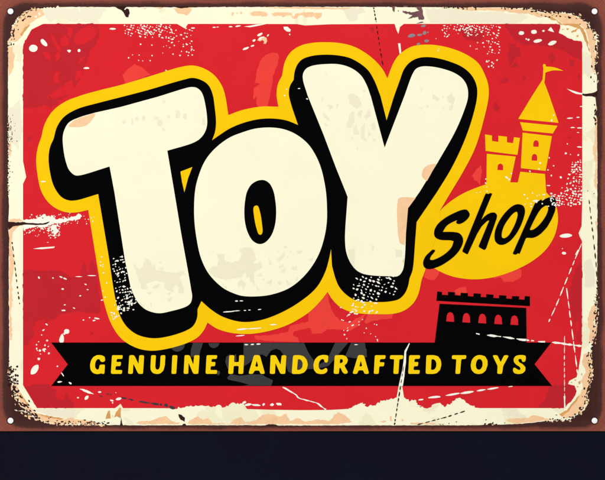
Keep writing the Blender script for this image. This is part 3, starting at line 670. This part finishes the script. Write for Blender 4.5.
for pts in ([(122.4, 75), (128, 69), (134.4, 64.2), (143, 68), (151, 75), (136, 80), (125.4, 84)],
            [(262, 58), (266, 55), (272, 53), (277, 53.4), (279.4, 57), (277.4, 66), (273, 76), (272, 86), (270, 96), (267, 107), (259, 108), (256, 102), (256.6, 96), (253.4, 100), (253.6, 88), (260.6, 84), (255, 83), (256.6, 70)],
            [(327.5, 291), (308, 312), (308.6, 321), (300, 323.4), (290, 326), (288, 332), (278, 334), (254, 336), (255.6, 339.4), (268, 341), (299, 342.3), (298, 338), (292.6, 335), (294, 331.6), (300, 329.6), (310, 328), (312, 333.6), (321, 333.8), (328, 329), (340, 329.4), (350, 331), (358, 326), (363, 319), (366, 314), (356, 318), (350, 323.4), (340, 320.6), (333, 312), (329, 302)],
            [(368, 313), (394, 313), (392, 318.6), (380, 319.4), (372, 321), (366, 324), (364, 322)],
            [(424.6, 268), (433, 266), (439, 271), (438, 276), (434, 280.2), (428, 279.6), (424, 276)], [(492, 276), (502, 273), (518, 268), (522, 270.4), (521, 277), (513, 282), (504, 282), (501, 277.6), (494, 279)],
            [(471.6, 176), (476, 170), (481, 164.6), (482, 172), (480, 186)], [(454, 290.6), (459, 287.6), (466, 286.4), (467, 292), (462, 295.4), (456, 294)]):
    red.flake(rough(pts, 2.6, .3), 'light_red_enamel', 2)
# --- grey worn places on the ribbon
for pts in ([(243.5, 342.8), (304, 342.8), (308, 352), (314, 361), (320, 364), (327, 360), (332, 349), (335, 342.8), (348, 342.8), (343.6, 348), (335, 358.6), (328, 366), (318, 368.6), (307, 369), (300, 373.4), (294, 374.5), (288, 371.4), (285.6, 364), (283, 354), (280, 350), (276, 348.6), (271, 350.6), (266.4, 356.8), (262, 354.2), (255, 357), (249, 363), (243.5, 366.4)],
            [(351, 342.8), (365, 342.8), (367, 357), (355, 358.2), (345, 356.6)],
            [(227, 377.6), (230.4, 374.2), (240, 375.6), (252, 374.2), (262, 374.4), (266, 377), (273, 380.2), (271.4, 385.4), (252, 385.4), (240, 382), (228.4, 379.6)],
            [(226, 357), (230, 354), (232, 358), (229, 366), (231, 371), (227.4, 368), (225.4, 362)], [(233.6, 356), (236, 354), (236.6, 360), (234, 364)],
            spline([(171, 347), (178, 344), (184.6, 343.4), (183, 349), (177.6, 351.6), (173, 350)]), [(193, 342.8), (203, 342.8), (200, 352), (199.4, 357), (190.6, 357), (191, 349)], spline([(208.4, 343, 1), (219.6, 343, 1), (217.6, 346.6), (213, 348), (209.6, 346)]),
            spline([(217, 371), (219.4, 370.6), (220.2, 373), (218.6, 375.4), (216.6, 374)]), [(362, 347), (366.6, 349), (366.8, 356), (362, 355)]):
    ribbon.flake(pts, 'grey_wear', 1)
ribbon.flake(spline([(243, 386 - .4, 1), (271, 385.6, 1), (268, 385), (250, 384.8)]), 'grey_wear', 2)
# --- faded blotches on the big letters
t_, o_, y_ = big
def z_(pts, ox, oy, s=605 / 120): return [(ox + x / s, oy + y / s) for x, y in pts]
t_.flake(rough(z_([(65, 115), (100, 150), (115, 130), (125, 100), (140, 95), (155, 105), (165, 135), (175, 118), (182, 150), (240, 160), (280, 168), (320, 152), (332, 170), (310, 178), (300, 195), (322, 240), (318, 270), (290, 265), (300, 240), (280, 225), (265, 245), (270, 262), (240, 255), (220, 235), (228, 212), (180, 205), (130, 222), (138, 245), (110, 250), (90, 190), (80, 160)], 120, 240), 1.5, .3), 'faded_cream', 1)
for pts in ([(160, 240), (180, 225), (202, 222), (190, 246)], [(135, 265), (165, 262), (150, 275)], [(235, 295), (268, 285), (250, 315)], [(235, 268), (255, 265), (250, 282)], [(195, 112), (212, 110), (208, 124)], [(95, 310), (125, 330), (120, 345)], [(195, 145), (220, 135), (218, 152)], [(150, 325), (160, 312), (158, 340)]):
    t_.flake(rough(z_(pts, 120, 240), 1.2, .25), 'faded_cream', 1)
for a in ((124, 122, 2, 2), (132.4, 122, 1, 4), (137, 119, 2, 2), (143.8, 118, 1.6, 3), (157, 118, 3, 1.6), (160, 123, 3, 3.4), (163.4, 129.6, 1.7, 1.7), (168.6, 117, 1.8, 2), (177.6, 114.4, 2.6, 4.4), (184.8, 116.4, 2, 3), (203.6, 121.6, 1.4, 4), (164, 102, 1.4, 1.6)):
    t_.flake(ell(*a, 0, 9, .2), 'faded_cream', 1)
t_.flake(spline([(68.6, 126.4), (74, 120.6), (80, 117.8), (88, 115.4), (95.4, 113.4), (92, 120), (86, 125.6), (78, 127.2), (72, 127)]), 'peach_stain', 1)
o_.flake(rough(z_([(-60, 203), (-45, 188), (-15, 180), (-5, 150), (-18, 125), (0, 118), (25, 124), (20, 140), (30, 158), (60, 165), (100, 147), (112, 122), (95, 100), (120, 87), (160, 90), (172, 110), (182, 145), (165, 165), (190, 170), (205, 155), (212, 190), (190, 200), (170, 215), (175, 280), (155, 260), (145, 235), (135, 245), (130, 210), (100, 240), (40, 248), (0, 245), (-30, 236)], 220, 230), 1.5, .3), 'faded_cream', 1)
for pts in ([(285, 150), (300, 138), (325, 108), (328, 130), (300, 158)], [(310, 88), (338, 78), (335, 92)], [(245, 140), (262, 168), (250, 182)], [(385, 108), (405, 100), (420, 110), (395, 122)], [(440, 150), (470, 142), (465, 158)], [(360, 188), (385, 180), (388, 200), (362, 202)], [(300, 210), (330, 190), (328, 218)], [(292, 185), (318, 172), (322, 185), (300, 195)], [(235, 265), (265, 248), (255, 278)], [(185, 232), (205, 216), (214, 232)], [(88, 265), (108, 248), (130, 270), (120, 305), (110, 278), (95, 292)], [(182, 275), (200, 305), (188, 302)], [(332, 248), (360, 270), (340, 282)], [(375, 250), (395, 235), (392, 255)], [(208, 248), (224, 245), (222, 260)], [(290, 258), (305, 255), (308, 275), (294, 274)], [(335, 125), (345, 140), (338, 140)], [(290, 98), (296, 112), (290, 112)], [(354, 105), (360, 112), (352, 118)], [(10, 270), (35, 285), (30, 298)]):
    o_.flake(rough(z_(pts, 220, 230), 1.2, .2), 'faded_cream', 1)
for pts in ([(160, 118), (180, 112), (202, 130), (206, 155), (190, 165), (168, 148)], [(90, 152), (104, 150), (114, 158), (100, 170)], [(70, 122), (80, 134), (72, 142)], [(75, 172), (95, 195), (98, 205), (80, 195)], [(80, 208), (92, 220), (84, 224)], [(165, 185), (180, 170), (182, 205), (172, 228), (155, 225)], [(195, 175), (210, 168), (206, 195), (196, 190)], [(215, 190), (232, 165), (238, 190), (222, 198)], [(178, 232), (190, 215), (194, 235), (200, 250), (182, 252)], [(205, 225), (218, 212), (215, 250), (225, 275), (205, 265)], [(238, 218), (250, 205), (255, 232), (242, 238)], [(228, 232), (240, 250), (228, 262)], [(248, 262), (256, 272), (244, 275)], [(190, 290), (196, 300), (190, 302)], [(170, 258), (182, 262), (176, 268)], [(120, 150), (130, 148), (124, 162)], [(84, 44), (92, 46), (88, 52)], [(210, 100), (225, 104), (215, 108)],
            [(444, 112), (468, 132), (460, 138), (446, 130)], [(492, 125), (510, 112), (520, 128), (515, 150), (498, 142)], [(500, 155), (514, 150), (512, 168), (500, 168)], [(475, 158), (486, 158), (482, 168)], [(402, 94), (412, 96), (408, 108)], [(402, 162), (414, 158), (406, 168)], [(424, 152), (432, 152), (428, 164)], [(478, 120), (484, 122), (480, 128)]):
    y_.flake(rough(z_(pts, 300, 60, 605 / 180), 1.6, .3), 'faded_cream', 1)
for pts in ([(371, 245), (374, 246), (373, 252)], [(348, 250), (355, 248), (354, 268), (350, 262)], [(395, 250), (402, 250), (402, 256), (396, 257)]): y_.flake(rough(pts, 1.2, .3), 'faded_cream', 1)
y_.flake(spline([(436.4, 163.8, 1), (430, 164.6), (424, 168), (421.8, 174), (422.6, 178), (427, 181, 1)]), 'peach_stain', 1)
y_.flake(spline([(415.6, 198, 1), (407, 197.2), (399, 198.2), (397.4, 203), (397.2, 222), (398.6, 238), (400.4, 243.6), (404.6, 245, 1), (406, 232, 1), (408, 208.2, 1)]), 'peach_stain', 1)
y_.flake([(402.4, 261), (404.2, 258), (403.6, 264)], 'peach_stain', 1)

# --- white chips
chip(ell(33.2, 48.4, 4.5, 3.6, -12)); chip(spline([(40.6, 40.2), (42.4, 39), (45.8, 41.8), (47.4, 45), (46.6, 46.4), (43.6, 45.4), (41.2, 42.8)], .8))
chip([(67, 50.2), (69.2, 49.8), (71, 50.2), (70.4, 52), (69.2, 52.8), (67.8, 51.6)]); chip(ell(79, 50.6, 1.5, 1.5)); dash(112.5, 29, 6.2, 1.9); dash(86.4, 68.2, 6.2, 1.9)
for a in ((193, 28.2, 4, 1.4), (214, 27.4, 3.4, 1.2), (217.6, 27.2, 2.4, 1), (230.6, 26.8, 3.6, 1.3), (238, 26.2, 6, 1.6, -8), (245.8, 48.6, 6.4, 2.2, -22), (252.4, 46, 4, 1.5, -16), (254, 40.6, 3.6, 2, -30), (260, 34.6, 6.4, 2.6, -32), (268, 35.4, 2.8, 1.4, -50)): dash(*a)
chip([(244, 26.6), (250, 25.8), (257, 24.4), (267, 24), (259, 25.8), (250, 27.4)])
chip([(257.2, 40.4), (259.4, 37.4), (263.4, 36.4), (266.6, 38), (267.2, 41.4), (265.6, 44), (263.4, 43.6), (264.2, 41.6), (262.4, 40.2), (260, 41.4)], 'peach_stain'); chip([(258, 39.4), (261, 36.8), (265, 37), (262, 38.6), (260, 40.2)], 'bare_primer', 6)
chip([(283.4, 26.8), (287.6, 26.8), (290.8, 29.8), (290, 32), (286.8, 31.6), (284, 29.4)]); speck(289.8, 34.6, .9)
chip([(398, 43.4), (400.4, 43.4), (401.2, 53), (399.6, 54)], 'bare_primer')
# stippled wear along the top
for bx, n, f in (((124, 24.4, 172, 42), 60, 'down'), ((140, 25, 162, 38), 26, None), ((166, 28, 194, 46), 26, None), ((180, 44, 195, 56), 13, None), ((126, 44, 178, 76), 14, 'down'),
                 ((444, 24.4, 500, 40), 64, 'down'), ((454, 26, 476, 33), 14, None), ((484, 30, 500, 54), 26, None), ((486, 60, 498, 68), 10, None), ((432, 30, 484, 56), 12, 'down')):
    (speckle if n <= 14 else stipple)(bx, n, (.5, .95), fade=f)
chip(ell(521.4, 33.2, 2.8, 2)); chip(ell(534, 32, 2.9, 2.1)); chip([(547.8, 30.4), (550.8, 27), (552, 28.6), (554.2, 32.4), (551, 31.6)]); chip(ell(543.4, 31, 1.3, 1)); chip(ell(537.6, 41, 4.4, 1.7, -12)); chip(ell(552.2, 43.2, 4.4, 2, -24)); speck(526.2, 39.2, .9); speck(528.4, 40, 1.2)
chip([(566.8, 88.8), (572, 90.4), (579, 92.6), (582.4, 93.2), (582.4, 94.8), (576, 94), (571.6, 92)], 'bare_primer', 4)
# right edge
for a in ((570, 118.2, 6, 1.4, -4), (578, 117.4, 3.6, 1.2, -4), (572.6, 127.6, 4.2, 1.2), (579.6, 128, 5, 1.3), (579.6, 147, 5, 1.4, 4), (578, 132.6, 2.4, .9), (548.6, 185.6, 4, 1.2, 5), (581, 106.6, 2.6, 1)): dash(*a)
for x, y, r in ((567.4, 144, .8), (566, 153.4, 1.2), (570.4, 154.4, .6), (578.4, 155, 1.1), (549.2, 157.8, .8), (548, 170, 1), (553.6, 165.8, .8), (551.4, 175.6, .9), (561, 177.4, 1.2), (551.6, 120.4, 1.1), (553.6, 115.4, .8), (540, 163, 1), (539, 169, .9), (530, 171.4, .9), (507, 178, 1.1), (509, 179.4, 1), (506, 177, .8), (511.4, 173.6, .9), (485.6, 183, .8), (485.8, 179, .7)): speck(x, y, r)
stipple((566, 160, 582, 193), 52, (.5, 1.0), (2.8, 2.4), 4, 'left'); speckle((562, 182, 574, 192), 12, (.5, 1.0), el=1.2)
stipple((550, 193, 581.5, 206), 56, (.55, 1.05), (2.9, 2.6), 12); speckle((520, 193, 556, 207), 22, (.5, 1.0), fade='left', el=1.2); chip([(532, 201), (536, 199.6), (539.4, 200.6), (536, 202.4)])
chip(ell(566, 235.6, 6.2, 2.1, -3)); chip(ell(564, 253.2, 2.2, 1.4, 10)); speck(562.4, 248.6, .6)
scratch([(581.6, 243.6), (573, 264), (564, 286), (556, 306), (548.6, 322)], 1.2, 'bare_primer', 7, 2.2); scratch([(578.4, 250), (576, 255)], 2.4, 'bare_primer', jit=.4)
scratch([(566.6, 288), (570.4, 318), (574, 346), (577.6, 374)], 1.3, 'bare_primer', 9, 2)
scratch([(564.6, 336), (564.4, 360), (564.6, 408)], .9, 'bare_primer', 6, 1.6); scratch([(564.4, 396), (564.8, 408)], 1.6, 'bare_primer')
scratch([(476, 333.4), (479.6, 334.2)], 1.4, 'bare_primer'); scratch([(487, 335), (504, 337), (522, 339.6), (534, 340.8)], 1.8, 'bare_primer', 13, 1.4, .4); scratch([(538, 341.4), (545, 342.4)], 2.2, 'bare_primer', jit=.5); scratch([(552, 342.2), (566, 344), (582, 346.2)], 2.0, 'bare_primer', 20, 1, .35)
for pts in (((437, 345), (443, 344.6)),): pass
# left side
band = rough([(23, 219.6), (30, 219.4), (36, 219), (40, 216.4), (44, 214), (48, 216.4), (53, 216), (57, 219.6), (66, 218), (74, 216.4), (80, 214), (82, 216.6), (78, 219.4), (68, 221.4), (58, 222.8), (50, 225.4), (44, 227), (36, 226.4), (28, 228.6), (23.4, 230)], 1.2, .5)
red.flake(band, 'bare_primer', 4)
red.flake([(23, 222.6), (32, 223.2), (42, 223.6), (49.4, 221.8), (42, 224.8), (34, 224.9), (23, 224.4)], 'dark_rust', 5)
speckle((23.4, 213, 96, 226), 90, (.35, .8), shape=[(23, 216), (42, 212), (60, 214), (84, 211), (97, 214), (92, 224), (60, 227), (23, 228)]); speckle((23.4, 226, 60, 237), 60, (.35, .8), fade='down')
speckle((48, 224, 60, 238), 40, (.4, .9)); chip(rough([(50, 226), (56, 225), (58.6, 232), (55, 235), (51, 231)], 1.2, .5))
chip([(33, 248.8), (40, 247.4), (47, 247), (54.8, 246.4), (54, 248), (42, 249.2)]); dash(47.8, 242.4, 1.6, .8)
for a in ((39, 277.6, 1.8, 2.6, -20), (53, 278, 1.8, 1.2), (61, 277, 3.4, 1.6, 20), (65, 278.6, 4, 1.4, 20), (78.8, 276.6, 7, .9), (91.6, 275.6, 8.6, 1), (85.6, 284.4, 2.4, 1.2, 20), (62.6, 289, 2.6, 1.8), (80.2, 295.8, 2, 1.4), (87.6, 289.6, 1.8, 1), (63.4, 310.4, 4, 1.6), (64.8, 304.8, 2, 1.2), (74, 308, 2.4, 1.2, 25), (96.6, 318.4, 5.6, 1.9, 12), (94, 320.4, 3, 1.4, -10), (83.4, 320, 1.8, 1.4), (89.6, 317.6, 1.6, 1.2), (46.6, 324.4, 2.6, 1.3, 40), (43.4, 330, 2.8, 1.4, -30), (41.6, 335, 1.4, 1.2), (102, 300, 2.6, 1.4, -20), (103, 264.6, 1.6, 1), (103.6, 272.8, 2, 1.4), (101.6, 257, 1.4, 1.4)): dash(*a)
speckle((36, 340, 49, 354), 15, (.6, 1.2)); chip(ell(66.8, 331.4, 2.7, 2.6)); chip(spline([(62.4, 333.6), (63.8, 337), (63.6, 341.6), (61.4, 343.4), (59.2, 341), (60, 337)], .8)); chip(ell(64.4, 333.6, 1.1, 1.1)); chip(ell(38.8, 358.8, 1.4, 1.3)); speck(57.2, 366.2, .9)
chip(spline([(31, 374.2), (31.2, 369.6), (34.4, 365.6), (38.2, 364.8), (38.4, 368.6), (35.2, 373.4)], .8))
for a in ((62.6, 374.4, 5, 1.3, 55), (59.6, 381.8, 5.2, 1.7, -6), (70.2, 383, 3.4, 1.7, 35)): dash(*a)
chip(rough([(79.6, 388.6), (84, 389), (90, 391.4), (94, 394.2), (88, 393.2), (83.4, 391.4)], 1.4, .2)); chip(ell(78, 397.6, 1, .8)); chip(ell(86.6, 397.6, 2.6, 1.6, -45)); chip(ell(99.6, 392, 1.6, .9)); chip(ell(111.8, 400.4, 1.8, .9, 15)); chip(ell(118.6, 398.8, 3, 1.3, -12)); speck(112.6, 402.8, .8); speck(116, 392.6, .6)
# bottom
for a in ((248, 404.6, 7, 2.6, -8), (256, 405, 9, 2, 4), (263.6, 404.4, 3, 2, -50), (272, 404.6, 4, 2.8, -10), (279, 404, 6, 2.6, 10), (244, 402.6, 5, 2.4, -30)): dash(*a)
scratch([(282.6, 387), (290, 391), (297, 395.4), (298.4, 398), (308, 400.6), (317.6, 403), (321.4, 406.4), (326, 409.4)], 1.3, 'bare_primer', jit=.4)
for a in ((412.6, 401, 6, 1.6, -8), (421, 399.6, 5.4, 1.6, -8), (416, 405.4, 10, 1.4, 6), (434.6, 397, 12.6, 2.4, -4), (453, 394.2, 14, 2, -10), (467, 392.4, 13, 2.4, -8), (481, 390.2, 9, 1.8, -8), (493, 388.4, 13, 1.8, -9), (510.6, 386.4, 5, 1, -8)): dash(*a)
chip([(408.8, 343.2), (406.6, 347), (405, 352), (404.2, 362), (403.4, 362), (404.4, 351)], 'faded_cream', 6)
for p in ([(404.8, 351), (409, 343), (409.8, 343.4), (406.2, 352)], [(404.8, 351), (406.2, 352), (406, 362), (403.4, 362)], [(403.4, 362), (406, 362), (405, 369), (402.4, 369)], [(402.4, 369), (405, 369), (404.4, 376), (400.8, 376)], [(400.8, 376), (404.4, 376), (402.8, 386), (398.6, 386)]):
    chip(p, 'bare_primer', 16); 
scratch([(403.6, 366), (401.8, 378), (400.6, 385.4)], .8, 'dark_rust', 5, 1.6, level=18)
chip([(402, 363), (404, 363), (402, 369), (400.6, 376), (399, 376)], 'black_enamel', 15)
# black shadow: stippling, streaks
for bx, n in (((113, 256, 127, 283), 34), ((115, 286, 134, 311), 44), ((126, 298, 138, 310), 10)): stipple(bx, n, (.65, 1.1), (2.8, 3.0), -15, only=bout)
speckle((113, 304, 121, 318), 12, (.5, 1), only=yout); speckle((100, 262, 108, 300), 7, (.5, .8)); speckle((111, 298, 119, 320), 8, (.5, .9), only=yout)
stipple((353, 276, 380, 302), 44, (.7, 1.35), (4.2, 3.2), 20, only=bout); stipple((378, 276, 398, 295), 18, (.7, 1.2), (4.2, 3.4), 20, only=bout); speckle((352, 300, 378, 316), 20, (.6, 1.2), el=1.4, rot=-20, only=yout); speckle((340, 306, 366, 326), 20, (.6, 1.2), el=1.3, rot=-20, only=red); speckle((342, 322, 378, 342), 14, (.5, .9))
for a in ((228.6, 311.6, 12, 1.1, -4), (236, 310.8, 8, .9, -4), (236.6, 301, 3, 1.3), (241.4, 300.8, 3.4, 1), (245, 310.4, 2.6, 1), (249.4, 310, 2.4, 1), (259.6, 309.4, 3.4, 1, -8), (242, 329.2, 12, 1.8, -6), (254, 328.4, 16, 1.1, -4), (273.4, 324.6, 7, 1.2, -4), (240, 335.6, 10, 1.2, -6), (246.4, 344.6, 4, 1.4), (252.4, 344.4, 3.4, 1.4), (258.6, 344, 4.4, 1.5, -4), (299, 88.6, 2.6, 1), (307, 99, 2, 1.4, 20), (284.6, 95.6, 2, 1.4, 15), (286.6, 89.4, 1.6, 1.2), (43.4, 181.6, 5, 1.5), (356, 344.6, 3.6, 1)): dash(*a)
speckle((474, 186, 490, 194), 4, (.5, .8))

# ================================================================== build the sign's objects
plate_o = plate.build(sign); border.build(sign); red.build(sign)
ribbon_o = ribbon.build(sign)
for p in ribbon_letters: p.build(ribbon_o)
fort_o = fort.build(sign); battlement.build(fort_o)
oval_o = oval.build(sign)
for p in shop: p.build(oval_o)
castle_o = castle.build(sign)
for p in (tower, cornice, roof, flag, turret, turret_top): p.build(castle_o)
yout.build(sign); bout.build(sign)
for p in big: p.build(sign)

# ---- four white screws in the corners, each with its dark washer
def lathe(name, prof, mat, n=28):
    bm = bmesh.new(); rings = []
    for r, z in prof:
        rings.append([bm.verts.new((r * MM * math.cos(2 * math.pi * i / n), r * MM * math.sin(2 * math.pi * i / n), z * MM)) for i in range(n)] if r > 0 else [bm.verts.new((0, 0, z * MM))])
    for a, b in zip(rings, rings[1:]):
        for i in range(n):
            j = (i + 1) % n
            if len(b) == 1: f = bm.faces.new((a[i], a[j], b[0]))
            else: f = bm.faces.new((a[i], a[j], b[j], b[i]))
            f.smooth = True
    me = bpy.data.meshes.new(name); bm.to_mesh(me); bm.free(); me.materials.append(MATS[mat])
    return me
screw_me = lathe('screw', [(2.95, 1.9), (2.95, 2.3), (2.75, 2.55), (2.2, 2.75), (1.2, 2.9), (0, 2.95)], 'screw_white')
washer_me = lathe('washer', [(3.9, 1.9), (3.9, 2.12), (3.7, 2.22), (2.9, 2.22)], 'dark_rust')
for x, y in ((10.5, 11.5), (594.6, 11.5), (10.5, 420.6), (594.6, 420.6)):
    s = bpy.data.objects.new('screw', screw_me); COL.objects.link(s); s.parent = sign; s.location = (*U((x, y)), 0)
    w = bpy.data.objects.new('washer', washer_me); COL.objects.link(w); w.parent = s

# ================================================================== wall
bm = bmesh.new()
vs = [bm.verts.new(v) for v in ((-2, 0, 0), (2, 0, 0), (2, 0, 2.8), (-2, 0, 2.8))]
bm.faces.new(vs)
me = bpy.data.meshes.new('wall'); bm.to_mesh(me); bm.free(); me.materials.append(MATS['navy_wall_paint'])
wall = bpy.data.objects.new('wall', me); COL.objects.link(wall); wall['kind'] = 'structure'

# ================================================================== light
w = bpy.data.worlds.new('World'); scene.world = w; w.use_nodes = True
bg = w.node_tree.nodes['Background']; bg.inputs['Color'].default_value = (1, 1, 1, 1); bg.inputs['Strength'].default_value = .62
def lamp(name, loc, size, power, col=(1, 1, 1)):
    l = bpy.data.lights.new(name, 'AREA'); l.shape = 'RECTANGLE'; l.size, l.size_y = size; l.energy = power; l.color = col
    o = bpy.data.objects.new(name, l); COL.objects.link(o); o.location = loc
    o.rotation_euler = (Vector((0, 0, 1.5)) - Vector(loc)).to_track_quat('-Z', 'Y').to_euler()
lamp('softbox_key', (-1.0, -2.2, 2.9), (1.2, .9), 38)

# ================================================================== camera
cam = bpy.data.cameras.new('camera'); co = bpy.data.objects.new('camera', cam); COL.objects.link(co)
D = 3.0
co.location = (0, -D - .0025, 1.30 + (BASE - 240) / 1000); co.rotation_euler = (math.radians(90), 0, 0)
cam.sensor_fit = 'HORIZONTAL'; cam.sensor_width = 36; cam.lens = 36 * D / .605
cam.clip_start = .05; cam.clip_end = 100
scene.camera = co
scene.render.engine = 'CYCLES'
scene.view_settings.view_transform = 'Standard'; scene.view_settings.look = 'None'
scene.view_settings.exposure = 0; scene.view_settings.gamma = 1
